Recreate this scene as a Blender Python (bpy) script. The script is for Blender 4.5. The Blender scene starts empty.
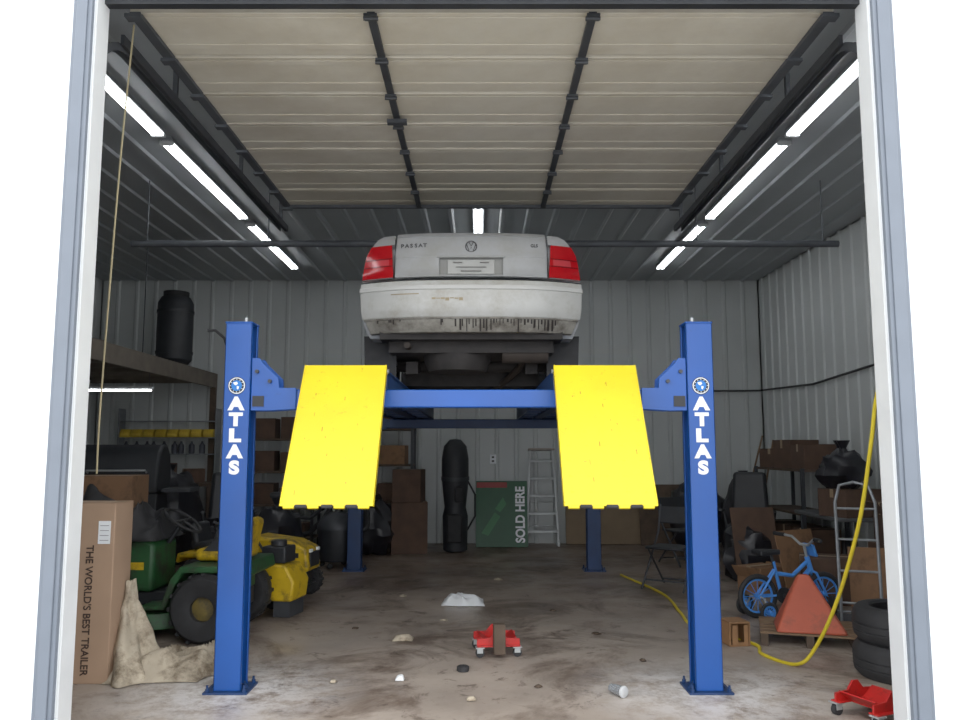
import bpy, math, random
from mathutils import Vector, Matrix, Euler, noise
random.seed(7)
R=math.radians
COL=bpy.context.scene.collection
try:
    bpy.context.scene.view_settings.view_transform='Standard'
    bpy.context.scene.view_settings.gamma=1.12
except Exception: pass

# ---------------- materials ----------------
def lin(c):
    o=[]
    for x in c:
        x/=255.0
        o.append(x/12.92 if x<=.04045 else ((x+.055)/1.055)**2.4)
    return o
MC={}
def M(name,rgb,rough=.5,metal=0.0,var=.12,scale=6,bump=0.0,emis=0,trans=0,dirt=None,dirt_amt=.5,dscale=5,soft=.08):
    if name in MC: return MC[name]
    m=bpy.data.materials.new(name); m.use_nodes=True
    nt=m.node_tree; N=nt.nodes; L=nt.links
    p=N['Principled BSDF']; c=lin(rgb)
    p.inputs['Roughness'].default_value=rough; p.inputs['Metallic'].default_value=metal
    tc=N.new('ShaderNodeTexCoord')
    nz=N.new('ShaderNodeTexNoise'); nz.inputs['Scale'].default_value=scale; nz.inputs['Detail'].default_value=5
    L.new(tc.outputs['Object'],nz.inputs['Vector'])
    cr=N.new('ShaderNodeValToRGB')
    cr.color_ramp.elements[0].position=.3; cr.color_ramp.elements[1].position=.7
    cr.color_ramp.elements[0].color=[max(0,x*(1-var)) for x in c]+[1]
    cr.color_ramp.elements[1].color=[min(1,x*(1+var)) for x in c]+[1]
    L.new(nz.outputs['Fac'],cr.inputs['Fac'])
    out=cr.outputs['Color']
    if dirt:
        n2=N.new('ShaderNodeTexNoise'); n2.inputs['Scale'].default_value=dscale; n2.inputs['Detail'].default_value=9; n2.inputs['Roughness'].default_value=.7
        L.new(tc.outputs['Object'],n2.inputs['Vector'])
        r2=N.new('ShaderNodeValToRGB'); r2.color_ramp.elements[0].position=1-dirt_amt-soft; r2.color_ramp.elements[1].position=1-dirt_amt+soft
        L.new(n2.outputs['Fac'],r2.inputs['Fac'])
        mx=N.new('ShaderNodeMix'); mx.data_type='RGBA'
        L.new(r2.outputs['Color'],mx.inputs['Factor']); L.new(out,mx.inputs['A']); mx.inputs['B'].default_value=lin(dirt)+[1]
        out=mx.outputs['Result']
    L.new(out,p.inputs['Base Color'])
    if bump:
        b=N.new('ShaderNodeBump'); b.inputs['Strength'].default_value=bump; b.inputs['Distance'].default_value=.02
        L.new(nz.outputs['Fac'],b.inputs['Height']); L.new(b.outputs['Normal'],p.inputs['Normal'])
    if emis:
        p.inputs['Emission Color'].default_value=c+[1]; p.inputs['Emission Strength'].default_value=emis
    if trans: p.inputs['Transmission Weight'].default_value=trans
    MC[name]=m; return m

SPLIT={'support_post','upright','hanger_rod','ramp_foot_tab','ramp_foot_roller','ramp_lug','hanging_chain','front_slat','cart_wheel','leg','club','headlight','side_stripe','crossbar','hanger','joist','side_shelf','cable_stud','bracket_bolt','mud_flap','scuff_mark','lid_gap','socket','bracket','flap'}
# ---------------- mesh builder ----------------
class B:
    def __init__(s): s.v=[];s.f=[];s.m=[];s.c=0
    def add(s,vs,fs,T=None):
        o=len(s.v)
        s.v+=[tuple(T@Vector(v)) if T else tuple(v) for v in vs]
        s.f+=[[i+o for i in f] for f in fs]; s.m+=[s.c]*len(fs); return s
    def box(s,c,d,rot=None,taper=1.0):
        x,y,z=[k/2 for k in d]; t=taper
        vs=[(-x,-y,-z),(x,-y,-z),(x,y,-z),(-x,y,-z),(-x*t,-y*t,z),(x*t,-y*t,z),(x*t,y*t,z),(-x*t,y*t,z)]
        T=Matrix.Translation(c)
        if rot: T=T@Euler([R(a) for a in rot]).to_matrix().to_4x4()
        return s.add(vs,[(3,2,1,0),(4,5,6,7),(0,1,5,4),(1,2,6,5),(2,3,7,6),(3,0,4,7)],T)
    def bb(s,x0,x1,y0,y1,z0,z1):
        return s.box(((x0+x1)/2,(y0+y1)/2,(z0+z1)/2),(x1-x0,y1-y0,z1-z0))
    def lathe(s,prof,c=(0,0,0),axis=(0,0,1),n=24,closed=False,caps=True):
        q=Vector((0,0,1)).rotation_difference(Vector(axis).normalized()).to_matrix().to_4x4()
        T=Matrix.Translation(c)@q; vs=[];fs=[];k=len(prof)
        for i in range(n):
            a=2*math.pi*i/n
            for r,h in prof: vs.append((r*math.cos(a),r*math.sin(a),h))
        for i in range(n):
            j=(i+1)%n
            for a in range(k if closed else k-1):
                b=(a+1)%k
                fs.append((i*k+a,j*k+a,j*k+b,i*k+b))
        if not closed and caps:
            fs.append([i*k for i in range(n)][::-1]); fs.append([i*k+k-1 for i in range(n)])
        return s.add(vs,fs,T)
    def cyl(s,p1,p2,r,r2=None,n=14):
        p1=Vector(p1);p2=Vector(p2);d=p2-p1
        return s.lathe([(r,0),(r if r2 is None else r2,d.length)],p1,d,n)
    def tube(s,pts,r,n=8,closed=False):
        pts=[Vector(p) for p in pts]; vs=[];fs=[];k=len(pts); up=None
        for i,p in enumerate(pts):
            if closed: t=(pts[(i+1)%k]-pts[i-1])
            else: t=(pts[min(i+1,k-1)]-pts[max(i-1,0)])
            t.normalize()
            if up is None:
                up=t.orthogonal().normalized()
            up=(up-t*up.dot(t)).normalized(); w=t.cross(up)
            for j in range(n):
                a=2*math.pi*j/n; vs.append(p+(up*math.cos(a)+w*math.sin(a))*r)
        for i in range(k if closed else k-1):
            i2=(i+1)%k
            for j in range(n):
                fs.append((i*n+j,i*n+(j+1)%n,i2*n+(j+1)%n,i2*n+j))
        if not closed:
            fs.append(list(range(n))[::-1]); fs.append([(k-1)*n+j for j in range(n)])
        return s.add(vs,fs)
    def prism(s,poly,a,b,axis='y'):
        n=len(poly)
        def P(u,v,w): return {'y':(u,w,v),'x':(w,u,v),'z':(u,v,w)}[axis]
        vs=[P(u,v,a) for u,v in poly]+[P(u,v,b) for u,v in poly]
        fs=[list(range(n)),[n+i for i in range(n)][::-1]]
        for i in range(n):
            j=(i+1)%n; fs.append((i,i+n,j+n,j))
        return s.add(vs,fs)
    def sph(s,c,r,n=16,m=10,nz=0,seed=0):
        if not hasattr(r,'__len__'): r=(r,r,r)
        vs=[];fs=[]
        for i in range(m+1):
            t=math.pi*i/m
            for j in range(n):
                a=2*math.pi*j/n; d=Vector((math.sin(t)*math.cos(a),math.sin(t)*math.sin(a),math.cos(t)))
                k=1+nz*noise.noise(d*2.2+Vector((seed,0,0))) if nz else 1
                vs.append((c[0]+d.x*r[0]*k,c[1]+d.y*r[1]*k,c[2]+d.z*r[2]*k))
        for i in range(m):
            for j in range(n):
                fs.append((i*n+j,(i+1)*n+j,(i+1)*n+(j+1)%n,i*n+(j+1)%n))
        return s.add(vs,fs)
    def grid(s,f,nu,nv):
        vs=[f(i/nu,j/nv) for i in range(nu+1) for j in range(nv+1)];k=nv+1
        fs=[(i*k+j,(i+1)*k+j,(i+1)*k+j+1,i*k+j+1) for i in range(nu) for j in range(nv)]
        return s.add(vs,fs)
    def pieces(s):
        par=list(range(len(s.v)))
        def fd(a):
            while par[a]!=a: par[a]=par[par[a]]; a=par[a]
            return a
        for f in s.f:
            for i in f[1:]:
                par[fd(i)]=fd(f[0])
        g={}
        for f,m in zip(s.f,s.m): g.setdefault(fd(f[0]),[]).append((f,m))
        out=[]
        for fs in g.values():
            q=B(); idx={}
            for f,m in fs:
                for i in f:
                    if i not in idx: idx[i]=len(q.v); q.v.append(s.v[i])
                q.f.append([idx[i] for i in f]); q.m.append(m)
            out.append(q)
        return out
    def build(s,name,mats,parent=None,loc=(0,0,0),rot=(0,0,0),bevel=0,smooth=True,label=None,cat=None,kind=None,group=None,recalc=True,_n=False):
        if name in SPLIT and parent is not None and not _n:
            r=[q.build(name,mats,parent,loc,rot,bevel,smooth,label,cat,kind,group,recalc,True) for q in s.pieces()]
            return r[0]
        me=bpy.data.meshes.new(name); me.from_pydata(s.v,[],s.f)
        if not isinstance(mats,(list,tuple)): mats=[mats]
        for m in mats: me.materials.append(m)
        for p,i in zip(me.polygons,s.m): p.material_index=i
        if recalc:
            import bmesh
            bm=bmesh.new(); bm.from_mesh(me); bmesh.ops.recalc_face_normals(bm,faces=bm.faces); bm.to_mesh(me); bm.free()
        if smooth:
            for p in me.polygons: p.use_smooth=True
            me.set_sharp_from_angle(angle=R(38))
        o=bpy.data.objects.new(name,me); COL.objects.link(o)
        o.location=loc; o.rotation_euler=[R(a) for a in rot]
        if parent: o.parent=parent
        if bevel:
            b=o.modifiers.new('bevel','BEVEL'); b.width=bevel; b.segments=2; b.limit_method='ANGLE'; b.angle_limit=R(40)
        if label: o['label']=label
        if cat: o['category']=cat
        if kind: o['kind']=kind
        if group: o['group']=group
        return o
def thing(name,label,cat,loc=(0,0,0),rot=(0,0,0),kind=None,group=None):
    e=bpy.data.objects.new(name,None); COL.objects.link(e); e.empty_display_size=.1
    e.location=loc; e.rotation_euler=[R(a) for a in rot]; e['label']=label; e['category']=cat
    if kind: e['kind']=kind
    if group: e['group']=group
    return e
def dup(o,loc=None,rot=None,parent=None,label=None):
    c=o.copy(); COL.objects.link(c)
    if parent: c.parent=parent
    if loc is not None: c.location=loc
    if rot is not None: c.rotation_euler=[R(a) for a in rot]
    if label: c['label']=label
    for ch in o.children: dup(ch,parent=c)
    return c
def text(s,size,loc,rotm,mat,parent,name='lettering',ext=.001,bold=0.0,sx=1):
    cu=bpy.data.curves.new('t','FONT'); cu.body=s; cu.size=size; cu.extrude=ext; cu.align_x='CENTER'; cu.align_y='CENTER'; cu.offset=bold
    o=bpy.data.objects.new('t',cu); COL.objects.link(o)
    bpy.context.view_layer.update()
    me=bpy.data.meshes.new_from_object(o.evaluated_get(bpy.context.evaluated_depsgraph_get()))
    bpy.data.objects.remove(o)
    # recentre the glyphs on their own bounding box
    xs=[v.co.x for v in me.vertices]; ys=[v.co.y for v in me.vertices]
    me.transform(Matrix.Translation((-(min(xs)+max(xs))/2,-(min(ys)+max(ys))/2,0)))
    T=rotm@Matrix.Diagonal((sx,1,1,1)); me.transform(T); me.materials.clear(); me.materials.append(mat)
    q=bpy.data.objects.new(name,me); COL.objects.link(q); q.location=loc
    if parent: q.parent=parent
    return q
FY=Matrix.Rotation(R(90),4,'X')            # faces -Y
FYD=FY@Matrix.Rotation(R(-90),4,'Z')       # faces -Y, reads downward
def smooth(pts,n=10):
    P=[Vector(p) for p in pts]; P=[P[0]*2-P[1]]+P+[P[-1]*2-P[-2]]; o=[]
    for i in range(1,len(P)-2):
        for k in range(n):
            t=k/n; a,b_,c,d_=P[i-1:i+3]
            o.append(.5*((2*b_)+(-a+c)*t+(2*a-5*b_+4*c-d_)*t*t+(-a+3*b_-3*c+d_)*t**3))
    o.append(P[-2]); return o

# ---------------- palette ----------------
m_blue=M('blue_powder_coat',(0,68,146),.42,0,.08,3,dirt=(4,44,96),dirt_amt=.27,dscale=14)
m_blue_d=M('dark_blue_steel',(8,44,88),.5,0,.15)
m_yel=M('yellow_paint',(212,188,2),.42,0,.05,4,dirt=(150,122,16),dirt_amt=.32,dscale=26)
m_white=M('white_paint',(225,228,230),.5,0,.03)
m_black=M('black_rubber',(34,34,36),.75,0,.3,12)
m_blackp=M('black_plastic',(32,34,38),.55,0,.25)
m_steel=M('galvanized_steel',(130,134,138),.45,.4,.15,20)
m_alu=M('aluminium',(165,168,168),.45,.4,.1,10)
m_dsteel=M('dark_steel',(58,60,64),.55,.3,.2)
m_tracks=M('track_steel',(74,77,82),.6,.2,.15)
m_card=M('cardboard',(132,98,70),.85,0,.1,5,dirt=(100,74,54),dirt_amt=.42)
m_card2=M('pale_cardboard',(158,130,106),.85,0,.07,4)
m_cardd=M('dark_cardboard',(80,60,48),.85,0,.2)
m_tape=M('packing_tape',(150,128,100),.4,0,.05)
m_wood=M('rough_lumber',(118,94,70),.8,0,.2,9)
m_woodd=M('dark_lumber',(78,64,52),.85,0,.25,9)
m_red=M('red_enamel',(176,30,26),.4,0,.1,8,dirt=(84,34,28),dirt_amt=.38,dscale=20)
m_green=M('green_enamel',(34,80,42),.55,0,.12,dirt=(44,48,38),dirt_amt=.46)
m_yelt=M('tractor_yellow',(200,164,22),.5,0,.1,dirt=(84,70,34),dirt_amt=.44)
m_wall=M('ribbed_wall_metal',(180,184,183),.45,.0,.06,1.2)
m_ceil=M('ribbed_ceiling_metal',(154,159,163),.4,.0,.08,1.2)
m_ext=M('exterior_siding',(236,240,242),.6,0,.02)
m_trim=M('door_trim_metal',(102,110,121),.5,0,.05)
m_jamb=M('jamb_white',(206,208,208),.5,0,.04)
m_door=M('overhead_door_panel',(200,193,178),.7,0,.09,1.1,dirt=(182,172,154),dirt_amt=.42,dscale=1.6,soft=.16)
m_silver=M('silver_car_paint',(186,188,190),.30,.35,.03,3,dirt=(166,165,158),dirt_amt=.42,dscale=2,soft=.15)
m_lamp=M('lamp_glow',(250,253,255),.5,0,0,emis=13)

# ---------------- world / light ----------------
w=bpy.data.worlds.new('overcast'); bpy.context.scene.world=w; w.use_nodes=True
bg=w.node_tree.nodes['Background']
tc=w.node_tree.nodes.new('ShaderNodeTexCoord'); sp=w.node_tree.nodes.new('ShaderNodeSeparateXYZ'); cr=w.node_tree.nodes.new('ShaderNodeValToRGB')
w.node_tree.links.new(tc.outputs['Generated'],sp.inputs[0]); w.node_tree.links.new(sp.outputs['Z'],cr.inputs['Fac']); w.node_tree.links.new(cr.outputs['Color'],bg.inputs['Color'])
cr.color_ramp.elements[0].color=(.88,.91,.95,1); cr.color_ramp.elements[1].color=(1,1,1,1)
bg.inputs['Strength'].default_value=3.3

# ---------------- camera ----------------
cam=bpy.data.cameras.new('camera'); co=bpy.data.objects.new('camera',cam); COL.objects.link(co)
cam.lens=30; cam.sensor_width=36; co.location=(0,0,1.42); co.rotation_euler=(R(90+6.42),0,0); cam.clip_end=100
bpy.context.scene.camera=co

# ---------------- room ----------------
XL,XR,YF,YB,H=-6.0,4.42,3.95,12.5,4.1
def ribbed(name,f,L,Ht,label,mat,per=.3,d=.02):
    b=B(); pr=[]; u=0
    while u<L:
        for a,h in ((0,0),(per-.075,0),(per-.055,d),(per-.02,d)): pr.append((min(u+a,L),h))
        u+=per
    pr.append((L,0))
    k=len(pr); vs=[f(u,h,0) for u,h in pr]+[f(u,h,Ht) for u,h in pr]
    b.add(vs,[(i,i+1,i+1+k,i+k) for i in range(k-1)])
    return b.build(name,mat,smooth=False,label=label,cat='wall' if 'wall' in name else 'ceiling',kind='structure')
ribbed('wall_back',lambda u,h,z:(XL+u,YB-h,z),XR-XL,H,'white ribbed steel wall panels',m_wall)
ribbed('wall_left',lambda u,h,z:(XL+h,YF+u,z),YB-YF,H,'white ribbed steel wall panels',m_wall)
ribbed('wall_right',lambda u,h,z:(XR-h,YF+u,z),YB-YF,H,'white ribbed steel wall panels',m_wall)
ribbed('ceiling',lambda u,h,z:(XL+u,YF-.1+z,H-h),XR-XL,YB-YF+.1,'white ribbed steel ceiling panels',m_ceil,per=.3)
OL,OR_,OT=-1.95,1.973,3.74
b=B(); b.bb(XL-.2,OL,3.83,3.95,0,5.2); b.bb(OR_,XR+.2,3.83,3.95,0,5.2); b.bb(OL,OR_,3.83,3.95,OT,5.2)
b.build('wall_front',m_ext,smooth=False,label='white metal exterior wall around the garage opening',cat='wall',kind='structure')
for i,(x0,x1) in enumerate(((-2.045,OL-.001),(OR_+.001,2.075))):
    b=B(); b.bb(x0,x1,3.80,3.829,0,3.84)
    b.bb(x0+.02,x1-.02,3.79,3.80,0,3.84)
    b.build('trim_%d'%(i+1),m_trim,bevel=.004,label='blue-grey metal trim beside the garage opening',cat='trim',kind='structure')
b=B(); b.bb(-2.045,2.075,3.80,3.829,3.841,3.95); b.build('trim_3',m_trim,bevel=.004,label='blue-grey metal trim over the opening',cat='trim',kind='structure')
for i,(x0,x1) in enumerate(((OL,OL+.012),(OR_-.012,OR_))):
    b=B(); b.bb(x0,x1,3.83,3.955,0,OT)
    b.build('trim_%d'%(i+4),m_jamb,label='pale weathered jamb lining',cat='trim',kind='structure')
b=B(); b.bb(OL+.012,OR_-.012,3.90,3.95,OT-.03,OT); b.build('trim_6',m_blackp,label='black rubber weather seal under the header',cat='trim',kind='structure')

# floor material
mf=bpy.data.materials.new('stained_concrete'); mf.use_nodes=True; nt=mf.node_tree;N=nt.nodes;L=nt.links;p=N['Principled BSDF']
tc=N.new('ShaderNodeTexCoord')
def nz(sc,det=8,ro=.6,dist=0):
    n=N.new('ShaderNodeTexNoise'); n.inputs['Scale'].default_value=sc;n.inputs['Detail'].default_value=det;n.inputs['Roughness'].default_value=ro;n.inputs['Distortion'].default_value=dist
    L.new(tc.outputs['Object'],n.inputs['Vector']); return n
def ramp(src,a,bb,c0,c1,sock='Fac'):
    r=N.new('ShaderNodeValToRGB'); r.color_ramp.elements[0].position=a; r.color_ramp.elements[1].position=bb
    r.color_ramp.elements[0].color=c0; r.color_ramp.elements[1].color=c1; L.new(src.outputs[sock],r.inputs['Fac']); return r
def mixm(a,bb,fac,mode='MULTIPLY'):
    m=N.new('ShaderNodeMix');m.data_type='RGBA';m.blend_type=mode
    if isinstance(fac,float): m.inputs['Factor'].default_value=fac
    else: L.new(fac,m.inputs['Factor'])
    L.new(a,m.inputs['A'])
    if isinstance(bb,list): m.inputs['B'].default_value=bb
    else: L.new(bb,m.inputs['B'])
    return m.outputs['Result']
base=ramp(nz(.9),.3,.7,lin((136,124,114))+[1],lin((176,163,150))+[1])
st=ramp(nz(1.1,10,.72,.8),.48,.60,(1,1,1,1),(.44,.39,.36,1))
st2=ramp(nz(4.2,9,.75,.5),.57,.63,(1,1,1,1),(.34,.29,.26,1))
st3=ramp(nz(26,5,.7),.64,.70,(1,1,1,1),(.38,.34,.30,1))
wt=ramp(nz(2.3,9,.75),.60,.78,(0,0,0,1),(.5,.5,.5,1))
c=mixm(base.outputs[0],st.outputs[0],1.0); c=mixm(c,st2.outputs[0],.85); c=mixm(c,st3.outputs[0],.8)
c=mixm(c,lin((196,188,178))+[1],wt.outputs[0],'MIX')
# dimness of the shop's rear painted into the floor colour, darker with depth
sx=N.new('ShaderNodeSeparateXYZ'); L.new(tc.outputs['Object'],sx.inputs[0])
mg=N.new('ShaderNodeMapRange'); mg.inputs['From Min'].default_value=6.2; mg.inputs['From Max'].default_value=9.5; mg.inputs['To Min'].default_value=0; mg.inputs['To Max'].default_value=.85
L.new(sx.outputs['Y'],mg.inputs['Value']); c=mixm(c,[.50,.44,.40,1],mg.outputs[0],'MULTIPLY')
dn=nz(6,9,.8)
for px in (-1.49,1.353):     # concrete dust around the anchor bolts
    vm=N.new('ShaderNodeVectorMath'); vm.operation='DISTANCE'; L.new(tc.outputs['Object'],vm.inputs[0]); vm.inputs[1].default_value=(px,4.95,0)
    mr=N.new('ShaderNodeMapRange'); mr.inputs['From Min'].default_value=.12; mr.inputs['From Max'].default_value=.85; mr.inputs['To Min'].default_value=.95; mr.inputs['To Max'].default_value=0
    L.new(vm.outputs['Value'],mr.inputs['Value'])
    dr=ramp(dn,.40,.56,(0,0,0,1),(1,1,1,1)); mu=N.new('ShaderNodeMath'); mu.operation='MULTIPLY'; L.new(mr.outputs[0],mu.inputs[0]); L.new(dr.outputs[0],mu.inputs[1])
    c=mixm(c,lin((216,213,211))+[1],mu.outputs[0],'MIX')
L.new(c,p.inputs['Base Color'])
rr=ramp(nz(1.2),.35,.7,(.28,.28,.28,1),(.7,.7,.7,1)); L.new(rr.outputs[0],p.inputs['Roughness'])
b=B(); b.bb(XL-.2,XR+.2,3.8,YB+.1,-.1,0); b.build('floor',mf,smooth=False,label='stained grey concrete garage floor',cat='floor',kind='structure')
b=B(); b.bb(-12,12,-14,3.8,-.12,-.02); b.build('ground',M('wet_concrete_apron',(160,160,160),.5,0,.1,2),smooth=False,label='wet pale concrete apron outside the garage',cat='ground',kind='structure')

# ---------------- overhead door (raised) ----------------
DZ=3.80
d=thing('door_1','beige sectional garage door rolled up under the ceiling','garage door',(0.01,4.12,DZ),kind='structure')
nS=7; sl=.497
b=B(); b.bb(-1.92,1.92,0.006,sl-.006,0,.045); b.bb(-1.9,1.9,.06,.12,-.006,0); b.bb(-1.9,1.9,sl-.14,sl-.08,-.006,0); b.bb(-1.92,1.92,.004,.02,-.012,0)
s0=b.build('door_section',m_door,d,bevel=.004)
for i in range(1,nS): dup(s0,loc=(0,i*sl,0),parent=d)
for x in (-.605,.605):
    b=B(); b.bb(x-.022,x+.022,0,nS*sl,-.03,-.006)
    for i in range(nS):
        b.bb(x-.036,x+.036,i*sl-.03,i*sl+.03,-.045,-.03); b.cyl((x-.04,i*sl,-.045),(x+.04,i*sl,-.045),.012)
    b.build('hinge_stile',m_dsteel,d)
for x in (-1.89,1.89):
    b=B(); b.bb(x-.03,x+.03,0,nS*sl,-.03,-.006)
    for i in range(nS+1): b.bb(x-.045,x+.045,i*sl-.03,i*sl+.03,-.05,-.03)
    b.build('edge_stile',m_tracks,d)
b=B(); b.bb(-1.9,1.9,nS*sl-.01,nS*sl+.03,-.03,.05); b.build('end_strut',m_tracks,d)
b=B(); b.box((-.6,1.35,-.06),(.14,.05,.03)); b.build('door_latch',m_dsteel,d)
for sx in (-1,1):
    t=thing('door_track','dark steel garage door track with curved end','rail',(sx*2.08+.01,0,0),group='garage door tracks')
    b=B(); pts=[(0,4.0,.0),(0,4.0,3.2)]+[(0,4.0+.45*(1-math.cos(a)),3.2+.52*math.sin(a)) for a in [R(k) for k in range(10,91,10)]]+[(0,8.2,3.72)]
    for dx0,dx1 in ((-.028,-.024),(.024,.028)):
        for a,c in zip(pts[:-1],pts[1:]):
            a=Vector(a);c=Vector(c);tt=(c-a).normalized(); nn=Vector((0,-tt.z,tt.y))*.022
            vs=[(dx0,*(a-nn).yz),(dx1,*(a-nn).yz),(dx1,*(a+nn).yz),(dx0,*(a+nn).yz),(dx0,*(c-nn).yz),(dx1,*(c-nn).yz),(dx1,*(c+nn).yz),(dx0,*(c+nn).yz)]
            b.add(vs,[(3,2,1,0),(4,5,6,7),(0,1,5,4),(1,2,6,5),(2,3,7,6),(3,0,4,7)])
    b.bb(-.03,.03,4.5,8.2,3.742,3.747)
    b.build('track_channel',m_tracks,t,smooth=False)
    b=B()
    for y in (5.2,6.7,8.1): b.bb(-.015,.015,y-.015,y+.015,3.74,4.1)
    b.build('hanger',m_tracks,t,smooth=False)
    b=B(); b.bb(-sx*.045-.01,-sx*.045+.01,4.3,8.2,3.70,3.76); b.build('angle_brace',m_dsteel,t)
t=thing('overhead_pipe','long dark steel pipe hung below the ceiling','pipe',(0,7.75,3.45))
b=B(); b.cyl((-3.45,0,0),(3.55,0,0),.034)
b.build('pipe',m_tracks,t)
b=B()
for x in (-3.3,-2.1,2.15,3.4): b.cyl((x,0,.02),(x,0,.65),.006)
b.build('hanger_rod',m_tracks,t)

# ---------------- ceiling lights ----------------
def light(loc,Ln,first=None):
    t=thing('tube_light','long white twin-tube fluorescent ceiling light, switched on','ceiling light',loc,group='fluorescent ceiling lights')
    b=B(); b.prism([(-.05,0),(-.06,-.045),(-.02,-.04),(.02,-.04),(.06,-.045),(.05,0)],0,Ln); b.build('housing',M('fixture_grey',(150,154,158),.5,0,.03),t)
    for x in (-.032,.032):
        b=B(); b.cyl((x,.04,-.055),(x,Ln-.04,-.055),.0125,n=10); b.build('tube',m_lamp,t)
    for y in (0,Ln-.04):
        b=B(); b.bb(-.055,.055,y,y+.04,-.07,-.03); b.build('end_cap',m_white,t)
    return t
l0=light((-2.7,4.2,4.1),2.28)
for x in (-2.7,2.62):
    for y in (4.2,6.62,9.15):
        if (x,y)==(-2.7,4.2): continue
        dup(l0,(x,y,4.1))
dup(l0,(-.02,8.45,4.1))

# ---------------- car lift ----------------
LX=(-1.49,1.353); LY=(4.97,9.72)
lift=thing('car_lift','blue four-post car lift with yellow drive-on ramps','car lift',(0,0,0))
m_logo_w=M('decal_white',(232,235,238),.5,0,0); m_logo_b=M('decal_blue',(20,110,190),.5,0,0); m_logo_k=M('decal_black',(15,18,24),.5,0,0)
for iy,y in enumerate(LY):
    for ix,x in enumerate(LX):
        s=1 if ix==0 else -1
        b=B(); hw,hd,t_=.08,.08,.008
        b.bb(x-hw,x+hw,y-hd,y-hd+t_,0.012,2.2); b.bb(x-hw,x+hw,y+hd-t_,y+hd,0.012,2.2)
        b.bb(min(x-s*hw,x-s*(hw-t_)),max(x-s*hw,x-s*(hw-t_)),y-hd,y+hd,.012,2.2)
        for yy in (y-hd,y+hd): 
            q0=yy if yy<y else yy-.03
            b.bb(min(x+s*hw,x+s*(hw-t_)),max(x+s*hw,x+s*(hw-t_)),q0,q0+.03,.012,2.2)
        b.bb(x-hw-.004,x+hw+.004,y-hd-.004,y+hd+.004,2.2,2.21)
        b.bb(x-s*.05-.01,x-s*.05+.01,y-.03,y+.03,.012,2.15)
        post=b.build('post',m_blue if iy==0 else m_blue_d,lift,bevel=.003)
        b=B(); b.bb(x-.13,x+.13,y-.12,y+.12,0,.012)
        for dx in (-.108,.108):
            for dy in (-.1,.1): b.cyl((x+dx,y+dy,.012),(x+dx,y+dy,.03),.012,n=6); b.cyl((x+dx,y+dy,.03),(x+dx,y+dy,.05),.007,n=8)
        b.prism([(x-.08,.012),(x-.11,.012),(x-.08,.05)],y-.01,y+.01); b.prism([(x+.08,.012),(x+.11,.012),(x+.08,.05)],y-.01,y+.01)
        b.build('base_plate',m_blue_d,post)
        b=B(); b.cyl((x+s*.02,y,2.21),(x+s*.02,y,2.245),.012); b.build('cable_stud',m_alu,post)
        if iy==0:
            fy=y-hd-.0015
            for k,ch in enumerate('ATLAS'):
                text(ch,.105,(x,fy,1.703-k*.097),FY,m_logo_w,post,ext=.001,bold=.0062,sx=(1.18 if ch!='L' else 1.35))
            b=B(); zc=1.812
            b.c=0; b.lathe([(.054,0),(.054,.002)],(x,fy+.001,zc),(0,-1,0),28)
            b.c=1; b.lathe([(.050,0),(.050,.003)],(x,fy+.001,zc),(0,-1,0),28)
            b.c=0; b.lathe([(.045,0),(.045,.004)],(x,fy+.001,zc),(0,-1,0),28)
            b.c=2; b.lathe([(.033,0),(.033,.005)],(x,fy+.001,zc),(0,-1,0),28)
            b.c=1
            for poly in ([(-.022,.018),(.0,.024),(.008,.012),(-.004,.002),(-.012,.004)],[(.002,-.002),(.016,-.006),(.010,-.024),(.002,-.018)]):
                b.prism([(x+u,zc+v) for u,v in poly],fy-.0055,fy-.003)
            for a in range(0,360,30):
                aa=R(a); b.box((x+.039*math.cos(aa),fy-.0035,zc+.039*math.sin(aa)),(.006,.001,.004),(0,-a,0))
            b.build('round_emblem',[m_logo_k,m_logo_w,m_logo_b],post)
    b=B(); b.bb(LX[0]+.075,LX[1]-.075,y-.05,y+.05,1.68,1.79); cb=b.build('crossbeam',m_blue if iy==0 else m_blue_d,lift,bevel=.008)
    for ix,x in enumerate(LX):
        s=1 if ix==0 else -1
        b=B(); P=[(.085,1.66),(.085,1.985),(.13,1.985),(.155,1.95),(.25,1.86),(.255,1.80),(.36,1.80),(.36,1.67),(.2,1.66)]
        b.prism([(x+s*u,v) for u,v in P],y-.066,y-.054); b.prism([(x+s*u,v) for u,v in P],y+.054,y+.066)
        b.bb(min(x-s*.03,x+s*.3),max(x-s*.03,x+s*.3),y-.045,y+.045,1.69,1.78)
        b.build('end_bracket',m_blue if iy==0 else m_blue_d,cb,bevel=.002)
        if iy==0:
            b=B()
            for u,v in ((.12,1.9),(.2,1.84)): b.lathe([(.012,0),(.012,.02)],(x+s*u,y-.066,v),(0,-1,0),8)
            b.build('bracket_bolt',m_dsteel,cb)
            b=B(); b.bb(x+s*.13-.035,x+s*.13+.035,y-.072,y-.066,1.685,1.75); dl=b.build('data_label',m_logo_k,cb)
            b=B(); b.cyl((x+s*.26,y-.065,1.725),(x+s*.26,y-.05,1.725),.02,n=6);b.build('bracket_bolt',m_alu,cb)
RX=(-.82,.70)
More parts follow.
